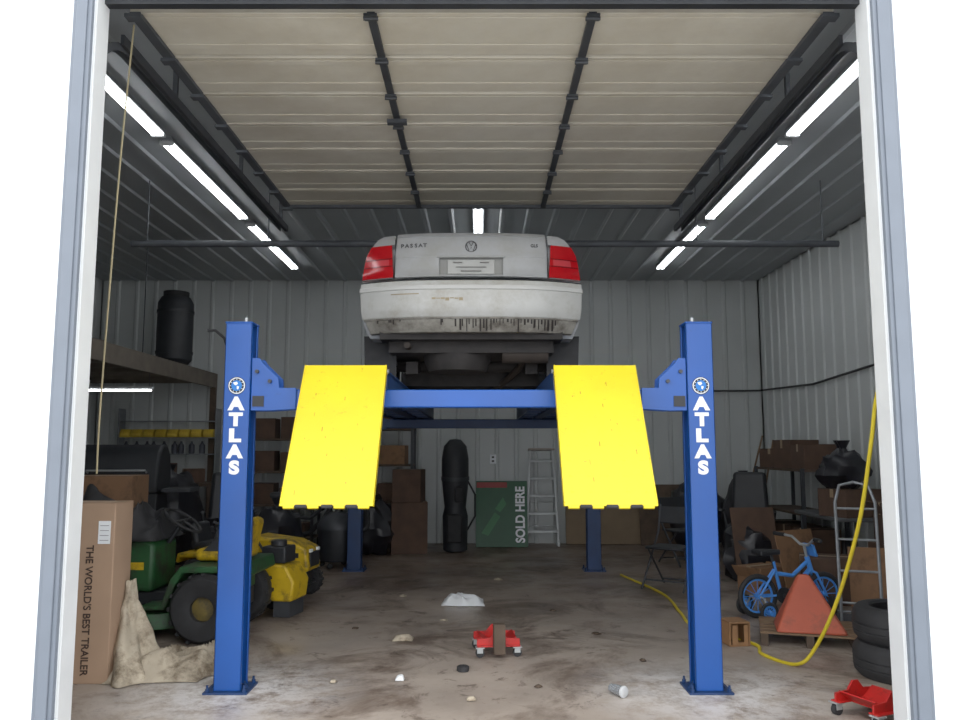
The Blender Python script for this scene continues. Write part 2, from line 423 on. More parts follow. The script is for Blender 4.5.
for x in RX:
    b=B(); b.bb(x-.25,x+.25,4.93,9.86,1.885,1.895); b.bb(x-.25,x-.235,4.93,9.86,1.795,1.91); b.bb(x+.235,x+.25,4.93,9.86,1.795,1.91)
    b.bb(x-.05,x+.05,4.95,9.8,1.80,1.885)
    for k in range(9): b.bb(x-.235,x+.235,5.2+k*.55,5.24+k*.55,1.81,1.885)
    b.bb(x-.25,x+.25,9.85,9.87,1.795,2.0); b.bb(x-.25,x+.25,4.92,4.94,1.795,1.9)
    rw=b.build('runway',m_blue_d,lift)
    b=B(); b.cyl((x-.26,4.9,1.90),(x+.26,4.9,1.90),.014); b.build('hinge_pin',m_steel,rw)
    top=Vector((0,4.865,1.935)); bot=Vector((0,4.32,1.125)); dd=(bot-top); ln=dd.length; dn=dd.normalized()
    nrm=Vector((0,dn.z,-dn.y)); 
    if nrm.y>0: nrm=-nrm
    def bx(b,u0,u1,x0,x1,n0,n1):
        vs=[]
        for n in (n0,n1):
            for u,xx in ((u0,x0),(u0,x1),(u1,x1),(u1,x0)):
                P=top+dn*u+nrm*n; vs.append((xx,P.y,P.z))
        b.add(vs,[(3,2,1,0),(4,5,6,7),(0,1,5,4),(1,2,6,5),(2,3,7,6),(3,0,4,7)])
    b=B(); bx(b,0,ln,x-.25,x+.25,-.006,.0); bx(b,0,ln-.02,x-.25,x-.243,-.045,.004); bx(b,0,ln-.02,x+.243,x+.25,-.045,.004)
    for u in (.2,.42,.65,.85): bx(b,u,u+.02,x-.243,x+.243,-.035,-.006)
    for j in range(9):
        for i in range(5):
            u=.08+j*.1; xx=x-.2+i*.1
            bx(b,u,u+.012,xx-.012,xx+.012,0,.0012)
    rp=b.build('ramp',m_yel,rw,bevel=.0015)
    b=B()
    for u in (-.2,-.07,.07,.2): bx(b,ln,ln+.014,x+u-.03,x+u+.03,-.012,.002)
    b.build('ramp_foot_tab',m_yel,rp,bevel=.003)
    b=B()
    for u in (-.135,0.005,.135): 
        P=top+dn*(ln+.004); b.cyl((x+u-.03,P.y,P.z),(x+u+.03,P.y,P.z),.010,n=8)
    b.build('ramp_foot_roller',m_black,rp)
    b=B()
    for i in range(11):
        u=random.uniform(.1,.9); xx=x+random.uniform(-.2,.18); l=random.uniform(.008,.035); wd=random.uniform(.002,.005)
        bx(b,u,u+l,xx,xx+wd,0,.0016)
    b.build('scratches',M('rusty_scratch',(150,118,30),.8),rp)['kind']='stuff'
    b=B()
    for u in (-.2,.2): b.bb(x+u-.02,x+u+.02,4.875,4.93,1.885,1.93)
    b.build('ramp_lug',m_yel,rp)
b=B(); b.tube([(-1.60,5.03,.3),(-1.60,5.03,1.2),(-1.60,5.03,1.9),(-1.60,5.04,2.05),(-1.63,5.05,2.13),(-1.69,5.06,2.18),(-1.74,5.06,2.18)],.009,6); b.build('air_line',m_black,lift)
b=B(); b.cyl((-1.3,5.05,1.735),(1.2,5.05,1.735),.006,n=6); b.build('lift_cable',m_alu,lift)

# ---------------- car ----------------
ZR=1.895; LF=.05
car=thing('car','silver four-door sedan, dirty rear, raised on the lift','car',(-.07,6.06,ZR))
HW=[(.36,.81),(.45,.85),(.55,.868),(.7,.873),(.85,.868),(.95,.855),(1.03,.838),(1.1,.80),(1.16,.755),(1.195,.70)]
RY=[(.36,.12),(.45,.05),(.55,.01),(.7,0),(.77,.01),(.80,.035),(.84,.07),(1.0,.10),(1.1,.125),(1.16,.15),(1.2,.20)]
def itp(t,z):
    if z<=t[0][0]: return t[0][1]
    for (a,va),(c,vc) in zip(t[:-1],t[1:]):
        if z<=c: k=(z-a)/(c-a); return va+(vc-va)*k
    return t[-1][1]
hw=lambda z:itp(HW,z)
ry=lambda x,z:itp(RY,z)+.17*(abs(x)/.86)**3
m_glass=M('car_glass',(16,20,24),.08,0,0); m_under=M('grimy_underbody',(34,31,30),.8,.0,.35,10,bump=.4)
m_redl=M('red_lens',(172,12,22),.15,0,.08,20); m_redd=M('deep_red_lens',(110,8,14),.15,0,.05,20); m_clear=M('pinkish_clear_lens',(186,60,66),.12,0,.06,30)
st_=[(0,1.195,1,0),(.55,1.2,1,0),(.95,1.13,1.005,0),(1.6,1.06,1.005,0),(3.2,1.03,1.005,0),(3.6,1.0,1,0),(4.2,.86,.96,0),(4.45,.74,.88,0),(4.55,.6,.8,0)]
def station(i):
    y,zt,f,_=st_[i]; ring=[]
    zs=[a for a,_ in HW]
    half=[(hw(z)*f,.36+(z-.36)*(zt-.36)/(1.195-.36),z) for z in zs]
    top=[(half[-1][0]*k,half[-1][1]+.008*(1-k),1.195) for k in (.66,.33,0,-.33,-.66)]
    pts=half+top+[(-a,z,o) for a,z,o in half[::-1]]
    return [(x,(ry(x,o)+.03) if i==0 else y,z) for x,z,o in pts]
rings=[station(i) for i in range(len(st_))]
b=B(); n=len(rings[0]); vs=[v for r in rings for v in r]; fs=[]
for i in range(len(rings)-1):
    for j in range(n):
        fs.append((i*n+j,i*n+(j+1)%n,(i+1)*n+(j+1)%n,(i+1)*n+j))
m=len(rings)-1
for base_ in (0,m*n):
    for j in range(n//2):
        q=[base_+j,base_+j+1,base_+n-2-j,base_+n-1-j]
        q=list(dict.fromkeys(q))
        if len(q)>=3: fs.append(q)
b.add(vs,fs); body=b.build('body',m_silver,car)
cut=B()
for y in (.98,3.68): cut.cyl((-1.2,y,.34),(1.2,y,.34),.385,n=40)
cu=cut.build('cut',m_silver); cu.parent=car
bo=body.modifiers.new('b','BOOLEAN'); bo.object=cu; bo.operation='DIFFERENCE'; bo.solver='EXACT'
bpy.context.view_layer.update()
nm=bpy.data.meshes.new_from_object(body.evaluated_get(bpy.context.evaluated_depsgraph_get()))
body.modifiers.clear(); body.data=nm; bpy.data.objects.remove(cu)
def patch(b,s0,s1,z0,z1,off,th=.03,ns=14,nz_=6,absx=False,f0=None,f1=None):
    F=[];Bk=[]
    for i in range(ns+1):
        for j in range(nz_+1):
            z=z0+(z1-z0)*j/nz_; a=s0 if f0 is None else f0(z); c=s1 if f1 is None else f1(z)
            s=a+(c-a)*i/ns; x=s if absx else s*hw(z)
            F.append((x,ry(x,z)-off,z)); Bk.append((x,ry(x,z)+th,z))
    k=nz_+1; o=len(F); fs=[]
    for i in range(ns):
        for j in range(nz_):
            q=(i*k+j,(i+1)*k+j,(i+1)*k+j+1,i*k+j+1); fs.append(q); fs.append(tuple(t+o for t in q[::-1]))
    per=[i*k for i in range(ns)]+[ns*k+j for j in range(nz_)]+[i*k+nz_ for i in range(ns,0,-1)]+[j for j in range(nz_,0,-1)]
    for a,c in zip(per,per[1:]+per[:1]): fs.append((a,a+o,c+o,c))
    b.add(F+Bk,fs)
mb=M('dirty_silver_bumper',(178,178,174),.42,.1,.04,5,dirt=(146,140,126),dirt_amt=.42,dscale=3,soft=.14)
mbl=M('muddy_lower_bumper',(140,137,128),.7,0,.1,5,dirt=(84,78,70),dirt_amt=.47,dscale=6,soft=.12)
b=B(); patch(b,-1.0,1.0,.49,.775,.035,.06,24,8); bump=b.build('bumper',mb,car,bevel=.006)
b=B(); patch(b,-1.008,1.008,.70,.735,.045,.05,24,3); b.build('bumper_rub_strip',M('bumper_strip',(188,188,184),.4,.1,.04),bump,bevel=.004)
b=B(); patch(b,-.97,.97,.385,.488,.02,.05,24,3); patch(b,-.985,.985,.478,.492,.03,.05,24,1); b.build('bumper_lower_valance',mbl,bump,bevel=.004)
b=B(); patch(b,-1.0,1.0,.776,.79,.015,.05,24,1); b.build('bumper_seam',m_blackp,bump)
b=B()
for i in range(30):
    x=-.12+i*.0265+random.uniform(-.006,.006); l=random.uniform(.03,.10)
    patch(b,x,x+random.uniform(.006,.017),.485-l,.49,.024,0,1,3,absx=True)
for i in range(8):
    x=random.uniform(-.75,-.2); l=random.uniform(.02,.05); patch(b,x,x+.01,.485-l,.487,.024,0,1,3,absx=True)
b.build('mud_drips',M('wet_mud',(40,35,32),.5,0,.2),bump)['kind']='stuff'
b=B()
for i in range(7):
    x=-.30+i*.035; patch(b,x,x+.03,.62+random.uniform(-.01,.01),.63+random.uniform(0,.008),.037,0,1,1,absx=True)
patch(b,-.62,-.4,.664,.672,.037,0,4,1,absx=True)
b.build('scuff_mark',M('scuff',(150,136,108),.8,0,.2),bump)
b=B(); tl=lambda z:-.60+.02*(z-.8); tr=lambda z:.60-.02*(z-.8)
patch(b,0,0,.82,.985,.0,.05,16,4,absx=True,f0=tl,f1=lambda z:-.25)
patch(b,0,0,.82,.985,.0,.05,16,4,absx=True,f0=lambda z:.25,f1=tr)
patch(b,0,0,.985,1.19,.0,.05,24,6,absx=True,f0=tl,f1=tr)
patch(b,-.25,.25,.82,.835,.0,.05,6,1,absx=True)
patch(b,0,0,1.165,1.20,.012,.03,24,2,absx=True,f0=tl,f1=tr)
lid=b.build('trunk_lid',m_silver,car,bevel=.003)
b=B(); patch(b,-.25,.25,.835,.985,-.035,.05,8,3,absx=True); b.build('plate_recess',M('recess_grey',(136,136,132),.5,.1,.05),lid)
b=B(); patch(b,-.185,.185,.845,.965,-.02,.03,6,2,absx=True); pl=b.build('license_plate',M('plate_white',(172,172,168),.5,0,.06,12),lid,bevel=.004)
b=B(); patch(b,-.12,.12,.90,.902,-.018,0,4,1,absx=True); patch(b,-.14,-.07,.937,.943,-.018,0,2,1,absx=True); patch(b,.07,.14,.937,.943,-.018,0,2,1,absx=True);patch(b,-.08,.08,.866,.872,-.018,0,2,1,absx=True); b.build('plate_marking',M('plate_dark',(130,128,124),.5),pl)
b=B(); patch(b,-.27,.27,.978,.992,.010,.03,10,1,absx=True); b.build('plate_trim_handle',M('chromeish',(170,172,170),.3,.5,.05),lid,bevel=.003)
b=B(); 
for s in (-1,1): patch(b,s*.605-.003,s*.605+.003,.82,1.15,.001,0,1,6,absx=True)
b.build('lid_gap',m_blackp,lid)
ex,ez=0.0,1.07; ey=ry(0,ez)-.008
b=B(); ringp=[(ex+.043*math.cos(R(a)),ey,ez+.043*math.sin(R(a))) for a in range(0,360,15)]; b.tube(ringp,.005,6,closed=True)
b.tube([(-.018,ey,ez+.036),(0,ey,ez+.004),(.018,ey,ez+.036)],.004,6)
b.tube([(-.036,ey,ez+.018),(-.016,ey,ez-.036),(0,ey,ez-.004),(.016,ey,ez-.036),(.036,ey,ez+.018)],.004,6)
b.build('emblem',M('emblem_chrome',(60,60,62),.25,.6,.02),lid)
mbd=M('badge_dark',(44,44,46),.4)
for k,ch in enumerate('PASSAT'):
    xx=-.545+k*.036; text(ch,.042,(xx,ry(xx,1.085)-.006,1.085),FY,mbd,lid,'badge_lettering',ext=.002,bold=.0012,sx=1.15)
text('GLS',.034,(.50,ry(.50,1.085)-.008,1.085),FY,mbd,lid,'badge_lettering',ext=.002,bold=.001)
for s in (-1,1):
    inner=lambda z:(.625-.05*max(0,(z-.95)/.15)*0+.0)*s; outer=lambda z:(hw(z)+.004)*s
    inner=lambda z:(.612+.02*max(0,(z-.82)/.28))*s
    b=B(); patch(b,0,0,.82,1.10,.012,.05,10,8,absx=True,f0=inner,f1=outer); tlt=b.build('tail_light',m_redl,car,bevel=.004)
    b=B(); patch(b,0,0,.925,.975,.015,.0,8,3,absx=True,f0=lambda z:.65*s,f1=lambda z:(hw(z)-.06)*s); b.build('clear_lens',m_clear,tlt)
    b=B(); patch(b,0,0,.915,.924,.016,.0,8,1,absx=True,f0=inner,f1=outer); patch(b,0,0,.976,.985,.016,.0,8,1,absx=True,f0=inner,f1=outer); b.build('lens_divider',m_redd,tlt)
    b=B(); patch(b,0,0,1.102,1.195,.0,.05,8,3,absx=True,f0=lambda z:.61*s,f1=lambda z:hw(z)*s); b.build('quarter_panel_corner',m_silver,car)
def loftbox(secs):
    b=B(); vs=[];fs=[]
    for y,z0,z1,w0,w1 in secs: vs+=[(-w0,y,z0),(-w1,y,z1),(0,y,z1+.02),(w1,y,z1),(w0,y,z0)]
    for i in range(len(secs)-1):
        for j in range(5): fs.append((i*5+j,i*5+(j+1)%5,i*5+5+(j+1)%5,i*5+5+j))
    fs.append([0,1,2,3,4]); fs.append([len(vs)-5+k for k in range(5)]); b.add(vs,fs); return b
loftbox([(.85,1.1,1.12,.72,.68),(1.5,1.05,1.37,.76,.6),(2.6,1.03,1.39,.76,.6),(3.35,1.0,1.02,.74,.7)]).build('window_glass',m_glass,car)
loftbox([(1.45,1.365,1.385,.62,.56),(2.0,1.375,1.405,.63,.58),(2.65,1.37,1.39,.62,.57)]).build('roof',m_silver,car)
for s in (-1,1):
    for p1,p2 in (((.78,.8,1.08),(.61,1.5,1.375)),((.78,2.0,1.05),(.63,2.0,1.385)),((.765,3.3,1.02),(.61,2.62,1.375))):
        b=B(); b.tube([(s*p1[0],p1[1],p1[2]),(s*p2[0],p2[1],p2[2])],.03,6); b.build('roof_pillar',m_silver,car)
for ch in list(car.children): ch.location.z+=LF
tyre_prof=[(.20,-.09),(.24,-.1),(.30,-.1),(.325,-.075),(.33,0),(.325,.075),(.30,.1),(.24,.1),(.20,.09)]
for y in (.98,3.68):
    for s in (-1,1):
        b=B(); b.lathe(tyre_prof,(s*.765,y,.332),(1,0,0),32,closed=True); wh=b.build('wheel',m_black,car)
        b=B(); b.lathe([(.2,-.08),(.2,.06),(.17,.07),(.06,.05),(.0,.05)] if s>0 else [(.2,.08),(.2,-.06),(.17,-.07),(.06,-.05),(.0,-.05)],(s*.765,y,.332),(1,0,0),24,caps=False); b.build('rim',m_alu,wh)
b=B(); b.bb(-.72,.72,.17,.42,.39,.45); b.bb(-.66,.66,.3,4.2,.30,.45); b.bb(-.6,.6,1.15,1.8,.10,.36); b.lathe([(.0,-.2),(.24,-.2),(.28,-.1),(.28,.02)],(-.12,.58,.37),(0,0,1),20)
b.cyl((-.66,1.0,.27),(.66,1.0,.27),.06); b.box((-.5,.9,.25),(.1,.6,.1),(8,0,0)); b.box((.5,.9,.25),(.1,.6,.1),(8,0,0))
b.bb(-.65,.65,1.8,1.86,-.02,.40)
for x in (-.5,.5): b.cyl((x,.98,.33),(x,.95,.62),.05); 
ub=b.build('underbody',m_under,car)
b=B(); b.cyl((.25,.40,.31),(.62,.40,.31),.085,n=18); b.tube([(.45,.42,.3),(.4,.9,.22),(.2,1.3,.07),(.1,3.4,.2)],.028); b.tube([(-.5,.4,.35),(-.5,.2,.34),(-.5,.14,.34)],.025); b.build('exhaust',M('rusty_exhaust',(52,45,40),.8,.2,.3),ub)
b=B()
for s in (-1,1): b.prism([(s*.62,.12),(s*.875,.10),(s*.89,.46),(s*.62,.46)],.50,.515)
b.build('mud_flap',m_black,car)

# ---------------- wheel dollies ----------------
def wheel_dolly(loc,rz,label,block=True):
    t=thing('wheel_dolly',label,'wheel dolly',loc,(0,0,rz),group='red wheel dollies')
    for s in (-1,1):
        b=B(); b.prism([(-.15,.07),(-.15,.12),(-.06,.125),(-.02,.17),(.02,.17),(.06,.125),(.15,.12),(.15,.07)],s*.12-.006,s*.12+.006,'y'); b.bb(-.15,.15,s*.12-.03,s*.12+.03,.07,.078)
        b.build('side_plate',m_red,t,bevel=.002)
    b=B(); b.box((-.085,0,.10),(.1,.23,.006),(0,35,0)); b.box((.085,0,.10),(.1,.23,.006),(0,-35,0)); b.bb(-.05,.05,-.11,.11,.066,.072); b.build('cradle',m_red,t)
    for dx in (-.13,.13):
        for dy in (-.13,.13):
            b=B(); b.cyl((dx,dy-.014,.03),(dx,dy+.014,.03),.03,n=16); c=b.build('caster',m_black,t)
            b=B(); b.bb(dx-.02,dx+.02,dy-.02,dy-.016,.03,.068); b.bb(dx-.02,dx+.02,dy+.016,dy+.02,.03,.068); b.bb(dx-.03,dx+.03,dy-.03,dy+.03,.063,.07); b.build('caster_fork',m_alu,c)
    if block:
        b=B(); b.bb(-.04,.04,-.2,-.13,.03,.23); b.build('center_block',m_woodd,t,bevel=.004)
    return t
wheel_dolly((.115,5.85,0),6,'small red steel wheel dolly with casters on the floor')
wheel_dolly((2.1,4.44,0),24,'red steel wheel dolly beside the stacked tyres',False)

# ---------------- cartons ----------------
def carton(loc,size,rz=0,label='brown cardboard box with taped top',mat=None,open_=False,group='stored cardboard boxes'):
    sx,sy,sz=size; mat=mat or m_card
    t=thing('cardboard_box',label,'box',loc,(0,0,rz),group=group)
    b=B(); b.bb(-sx/2,sx/2,-sy/2,sy/2,0,sz-.004)
    b.build('box_body',mat,t,bevel=.006)
    b=B()
    if open_:
        b.box((-sx/2-.04,0,sz-.05),(.004,sy,.13),(0,-35,0)); b.box((sx/2+.04,0,sz-.05),(.004,sy,.13),(0,35,0))
    else:
        b.bb(-sx/2,sx/2,-sy/2,-.003,sz-.004,sz); b.bb(-sx/2,sx/2,.003,sy/2,sz-.004,sz)
    b.build('flap',mat,t)
    b=B(); b.bb(-sx/2,sx/2,-.025,.025,sz,sz+.001); b.bb(-sx/2-.001,-sx/2,-.025,.025,sz*.7,sz)
    b.build('tape',m_tape,t); return t
tb=carton((-2.505,5.2,0),(.46,.26,1.09),0,'tall pale cardboard box with printed lettering standing on end',m_card2)
m_ink=M('print_ink',(58,42,34),.8,0,0)
text("THE WORLD'S BEST TRAILER",.064,(.085,-.1325,.44),FYD,m_ink,tb,'box_lettering',ext=.0012,bold=.001,sx=.95)
b=B(); b.bb(.13,.205,-.1335,-.1305,.84,.98); sl_=b.build('shipping_label',m_white,tb)
b=B(); 
for k in range(4): b.bb(.14,.195,-.1345,-.1335,.86+k*.03,.864+k*.03)
b.build('label_print',M('label_grey',(130,130,132),.8),sl_)
t=thing('tool_cabinet','dark steel cabinet with drawers under a cardboard box','cabinet',(-3.62,7.7,0))
b=B(); b.bb(-.35,.35,-.25,.25,.06,.82); b.bb(-.33,.33,-.23,.23,0,.06); b.build('cabinet_body',m_blackp,t,bevel=.006)
for k in range(4):
    b=B(); b.bb(-.33,.33,-.262,-.25,.09+k*.18,.25+k*.18); dr=b.build('drawer',m_dsteel,t,bevel=.003)
    b=B(); b.tube([(-.15,-.262,.2+k*.18),(-.15,-.285,.2+k*.18),(.15,-.285,.2+k*.18),(.15,-.262,.2+k*.18)],.006,6); b.build('handle',m_alu,dr)
carton((-3.56,7.68,.82),(.66,.46,.36),4,'brown cardboard box on a dark cabinet')

# ---------------- crumpled cloth ----------------
def crumple(name,loc,sx,sy,h,mat,label,cat,seed=0,n=36,rz=0,th=.004):
    b=B()
    def f(u,v):
        x=(u-.5)*sx; y=(v-.5)*sy; e=min(1,4*u*(1-u)*1.5)*min(1,4*v*(1-v)*1.5)
        q=Vector((x*4,y*4,seed)); wv=Vector((noise.noise(q*.7),noise.noise(q*.7+Vector((7,1,2))),0))
        fold=1-abs(noise.noise((q+wv*2.5)*.9))*2.2
        z=h*e*(.15+.5*max(0,fold)**2+.45*(noise.noise(q*.5+Vector((2,8,4)))+.4))+.004
        x+=.22*sx*noise.noise(q*.6+Vector((5,5,5))); y+=.22*sy*noise.noise(q*.6+Vector((9,2,1)))
        return (x,y,max(z,.004))
    b.grid(f,n,n); o=b.build(name,mat,None,loc,(0,0,rz),label=label,cat=cat,smooth=True)
    for p_ in o.data.polygons: p_.use_smooth=True
    sd=o.modifiers.new('s','SOLIDIFY'); sd.thickness=th; sd.offset=1
    return o
m_tarp=M('soiled_canvas',(172,160,140),.9,0,.2,6,dirt=(104,90,72),dirt_amt=.44,dscale=5)
crumple('drop_cloth',(-1.98,5.38,0),.62,.62,.22,m_tarp,'crumpled dirty off-white drop cloth on the floor','cloth',3,60)
b=B()
def dr_(u,v):
    th=R(-100+200*u); f=(1-v)**1.5
    r=.035+.23*f*(1+.28*math.sin(th*4.5+2.2*v)+.14*math.sin(th*9+1)) +.03*noise.noise(Vector((u*6,v*5,2)))
    return (r*math.cos(th)*.95,r*math.sin(th),.58*v+.02*noise.noise(Vector((u*5,v*4,9)))*(v))
b.grid(dr_,60,30); o=b.build('drop_cloth',m_tarp,None,(-2.26,5.28,.006),label='off-white canvas cloth draped against the tall cardboard box',cat='cloth',recalc=False)
sd=o.modifiers.new('s','SOLIDIFY'); sd.thickness=.005; sd.offset=-1
crumple('paper_rag',(-.16,7.68,0),.40,.32,.08,m_white,'flattened white paper rag on the floor','rag',5,30)
crumple('paper_scrap',(-.56,6.2,0),.15,.11,.05,m_tarp,'small crumpled paper scrap on the floor','paper',6,12)
crumple('paper_scrap',(-.50,5.15,0),.05,.05,.03,m_white,'small crumpled paper scrap on the floor','paper',7,12)
for k,(x,y,s_) in enumerate(((-.05,4.75,.05),(.35,5.0,.04),(-.9,5.1,.04),(.9,6.4,.06),(-.3,6.9,.05),(.65,7.3,.05),(-.75,8.0,.06),(1.1,5.6,.04),(.2,9.0,.07),(-1.0,6.6,.05))):
    crumple('debris_scrap',(x,y,0),s_,s_*.8,.02,m_woodd if k%2 else m_tarp,'tiny scrap of debris on the floor','debris',k+20,8,k*40)

# ---------------- riding mowers ----------------
m_hub=M('dirty_hub',(112,96,44),.7,0,.2,8,dirt=(58,52,40),dirt_amt=.5)
def mower(loc,rz,label,hood,fender,seatm,sc=1.0,hub=None):
    t=thing('riding_mower',label,'riding mower',loc,(0,0,rz)); t.scale=(sc,sc,sc)
    b=B(); b.bb(-.5,.95,-.18,.18,.22,.36); b.bb(.75,.95,-.3,.3,.17,.21); b.cyl((-.3,-.35,.26),(-.3,.35,.26),.03); b.cyl((.8,-.36,.18),(.8,.36,.18),.025); b.build('chassis',m_blackp,t,bevel=.01)
    b=B(); b.prism([(.22,.36),(.22,.76),(.32,.80),(.80,.74),(1.0,.65),(1.03,.42),(1.0,.36)],-.23,.23); hd=b.build('hood',hood,t,bevel=.035)
    b=B(); b.bb(1.0,1.036,-.16,.16,.42,.60); b.build('grille',m_blackp,hd,bevel=.006)
    b=B()
    for s in (-1,1): b.box((1.024,s*.13,.62),(.03,.08,.04))
    b.build('headlight',m_white,hd,bevel=.006)
    b=B()
    for s in (-1,1): b.bb(.3,.9,s*.232-.002,s*.232+.002,.54,.60)
    b.build('side_stripe',m_yelt if hood!=m_yelt else m_blackp,hd)
    b=B(); b.prism([(-.60,.50),(-.58,.60),(-.1,.60),(-.02,.50),(.05,.30),(.25,.28),(.25,.25),(.02,.26),(-.06,.45),(-.12,.55),(-.55,.55),(-.57,.48)],-.45,.45); b.bb(-.5,-.1,-.2,.2,.36,.56); b.build('fender_deck',fender,t,bevel=.012)
    b=B(); b.box((-.32,0,.66),(.42,.42,.1)); b.box((-.50,0,.80),(.1,.40,.30),(0,-12,0)); b.build('seat',seatm,t,bevel=.04)
    b=B(); b.cyl((.2,0,.74),(.08,0,.92),.02); c=b.build('steering_column',m_blackp,t)
    b=B(); ax=Vector((-.12,0,.18)).normalized(); u=Vector((0,1,0)); v=ax.cross(u)
    b.tube([Vector((.08,0,.925))+(u*math.cos(a)+v*math.sin(a))*.17 for a in [R(k) for k in range(0,360,15)]],.014,8,closed=True)
    b.tube([Vector((.08,0,.925))+u*.17,Vector((.08,0,.925))-u*.17],.012); b.tube([Vector((.08,0,.925)),Vector((.08,0,.925))+v*.17],.012); b.build('steering_wheel',m_black,c)
    b=B(); b.lathe([(.0,0),(.46,0),(.46,.02),(.43,.12),(.2,.15),(0,.15)],(.28,0,.10),(0,0,1),24); b.bb(.1,.46,-.54,-.40,.12,.2); b.build('mower_deck',fender,t,bevel=.004)
    for x,r,wd,yy in ((-.3,.27,.2,.40),(.8,.19,.14,.40)):
        for s in (-1,1):
            b=B(); h=wd/2; b.lathe([(r*.36,-h*.8),(r*.5,-h),(r*.88,-h),(r,-h*.6),(r*1.01,0),(r,h*.6),(r*.88,h),(r*.5,h),(r*.36,h*.8)],(x,s*yy,r*1.0+.002),(0,1,0),28,closed=True)
            for k in range(16):
                a=R(k*22.5); b.box((x+r*math.cos(a),s*yy,r+.002+r*math.sin(a)),(.02,wd*.8,.03),(0,-math.degrees(a),0)) if r*math.sin(a)>-r*.93 else None
            wv=b.build('wheel',m_black,t)
            b=B(); b.lathe([(r*.38,-h*.5),(r*.38,h*.3),(r*.2,h*.45),(0,h*.45)] if s>0 else [(r*.38,h*.5),(r*.38,-h*.3),(r*.2,-h*.45),(0,-h*.45)],(x,s*yy,r),(0,1,0),20,caps=False); b.build('rim',hub or m_yelt,wv)
    return t
mower((-2.30,6.5,0),177,'green riding mower with yellow seat and black tyres',m_green,m_green,m_yelt,.93,m_hub)
mower((-2.36,7.95,0),-8,'yellow riding mower with black tyres',m_yelt,m_yelt,m_blackp,.76,m_hub)
crumple('black_tarp',(-2.86,6.5,.72),.66,.5,.40,m_black,'crumpled black tarp heaped over the mower hood','tarp',31,40)
crumple('work_jacket',(-2.0,6.5,.64),.3,.36,.18,M('dark_cloth',(44,46,50),.9,0,.2),'dark jacket thrown on the mower seat','jacket',33,30)
# boxy yellow engine unit (rototiller-like) behind the post
t=thing('garden_tiller','boxy yellow garden tiller with black tyres','garden tiller',(-1.78,7.15,0),(0,0,-12))
b=B(); b.prism([(-.22,.14),(-.24,.36),(-.14,.46),(.16,.44),(.24,.30),(.22,.14)],-.16,.16); hd=b.build('tine_cover',m_yelt,t,bevel=.02)
b=B(); b.box((.02,0,.52),(.22,.22,.14)); b.cyl((.02,0,.58),(.02,0,.64),.07); b.build('engine',m_blackp,t,bevel=.012)
for s in (-1,1):
    b=B(); b.lathe([(.05,-.04),(.12,-.045),(.14,0),(.12,.045),(.05,.04)],(-.12,s*.2,.142),(0,1,0),22,closed=True); wv=b.build('wheel',m_black,t)
    b=B(); b.lathe([(.06,-.02),(.06,.02)],(-.12,s*.2,.142),(0,1,0),14); b.build('hub',m_hub,wv)
    b=B(); b.tube([(-.1,s*.1,.42),(-.35,s*.16,.72),(-.5,s*.2,.80)],.012); b.build('handle',m_dsteel,t)
b=B(); b.bb(.05,.2,-.14,.14,.01,.14); b.build('tine',m_dsteel,t)

# ---------------- left loft platform ----------------
m_loft=M('weathered_loft_wood',(100,92,82),.85,0,.18)
t=thing('storage_loft','weathered lumber storage loft along the wall hung on rods','loft',(0,0,0))
b=B(); b.bb(-5.97,-4.1,7.0,12.45,2.58,2.60); lf=b.build('deck_board',m_loft,t)
b=B(); b.bb(-4.14,-4.10,7.0,12.45,2.38,2.58); 
for k in range(10): b.bb(-5.97,-4.14,7.0+k*.58,7.04+k*.58,2.44,2.58)
b.build('joist',m_loft,t)
b=B()
for y in (7.1,9.7): b.cyl((-4.12,y,2.58),(-4.12,y,4.1),.008,n=6)
b.build('hanger_rod',m_dsteel,t)
b=B(); b.bb(-4.18,-4.10,12.36,12.44,0,2.38); b.build('support_post',m_woodd,t)
t=thing('black_tank','tall black cylindrical tank standing on the storage loft','tank',(-4.45,11.55,2.60))
b=B(); b.lathe([(0,.05),(.2,.06),(.25,.12),(.255,.5),(.25,.95),(.2,1.04),(0,1.06)],n=24); b.lathe([(.258,.2),(.262,.2),(.262,.24),(.258,.24)],n=24,closed=True); b.lathe([(.258,.8),(.262,.8),(.262,.84),(.258,.84)],n=24,closed=True); b.build('tank_body',m_blackp,t)
b=B(); b.lathe([(.18,0),(.2,0),(.2,.08),(.18,.08)],closed=True); b.build('foot_ring',m_black,t)
b=B(); b.lathe([(.16,1.03),(.18,1.03),(.18,1.12),(.16,1.12)],closed=True); b.build('top_collar',m_black,t)
carton((-5.3,9.2,2.6),(.6,.5,.3),10,'brown cardboard box on the storage loft',m_cardd)
carton((-5.2,10.2,2.6),(.5,.5,.25),-5,'brown cardboard box on the storage loft',m_cardd)
t=thing('workbench','wooden workbench against the wall under the loft','workbench',(-4.75,11.9,0))
b=B(); b.bb(-1.1,.95,-.35,.35,.9,.95); b.build('top',m_woodd,t,bevel=.004)
b=B(); 
for x in (-1.05,.9):
    for y in (-.3,.3): b.bb(x-.045,x+.045,y-.045,y+.045,0,.9)
b.build('leg',m_woodd,t)
b=B(); b.bb(-1.05,.9,-.3,.3,.25,.28); b.build('lower_shelf',m_woodd,t)
t=thing('shop_light','slim white shop light glowing over the workbench','light fixture',(-4.72,10.3,2.2))
b=B(); b.bb(-.5,.5,-.04,.04,0,.03); b.build('housing',m_white,t,bevel=.005)
b=B(); b.cyl((-.48,0,-.015),(.48,0,-.015),.012,n=10); b.build('tube',M('dim_lamp_glow',(250,253,255),.5,0,0,emis=7),t)
b=B(); b.cyl((-.45,0,.03),(-.45,0,.24),.004,n=6); b.cyl((.45,0,.03),(.45,0,.24),.004,n=6); b.build('hanging_chain',m_dsteel,t)
t=thing('parts_rack','grey steel rack holding small yellow bins and dark bottles','rack',(-4.75,12.38,0))
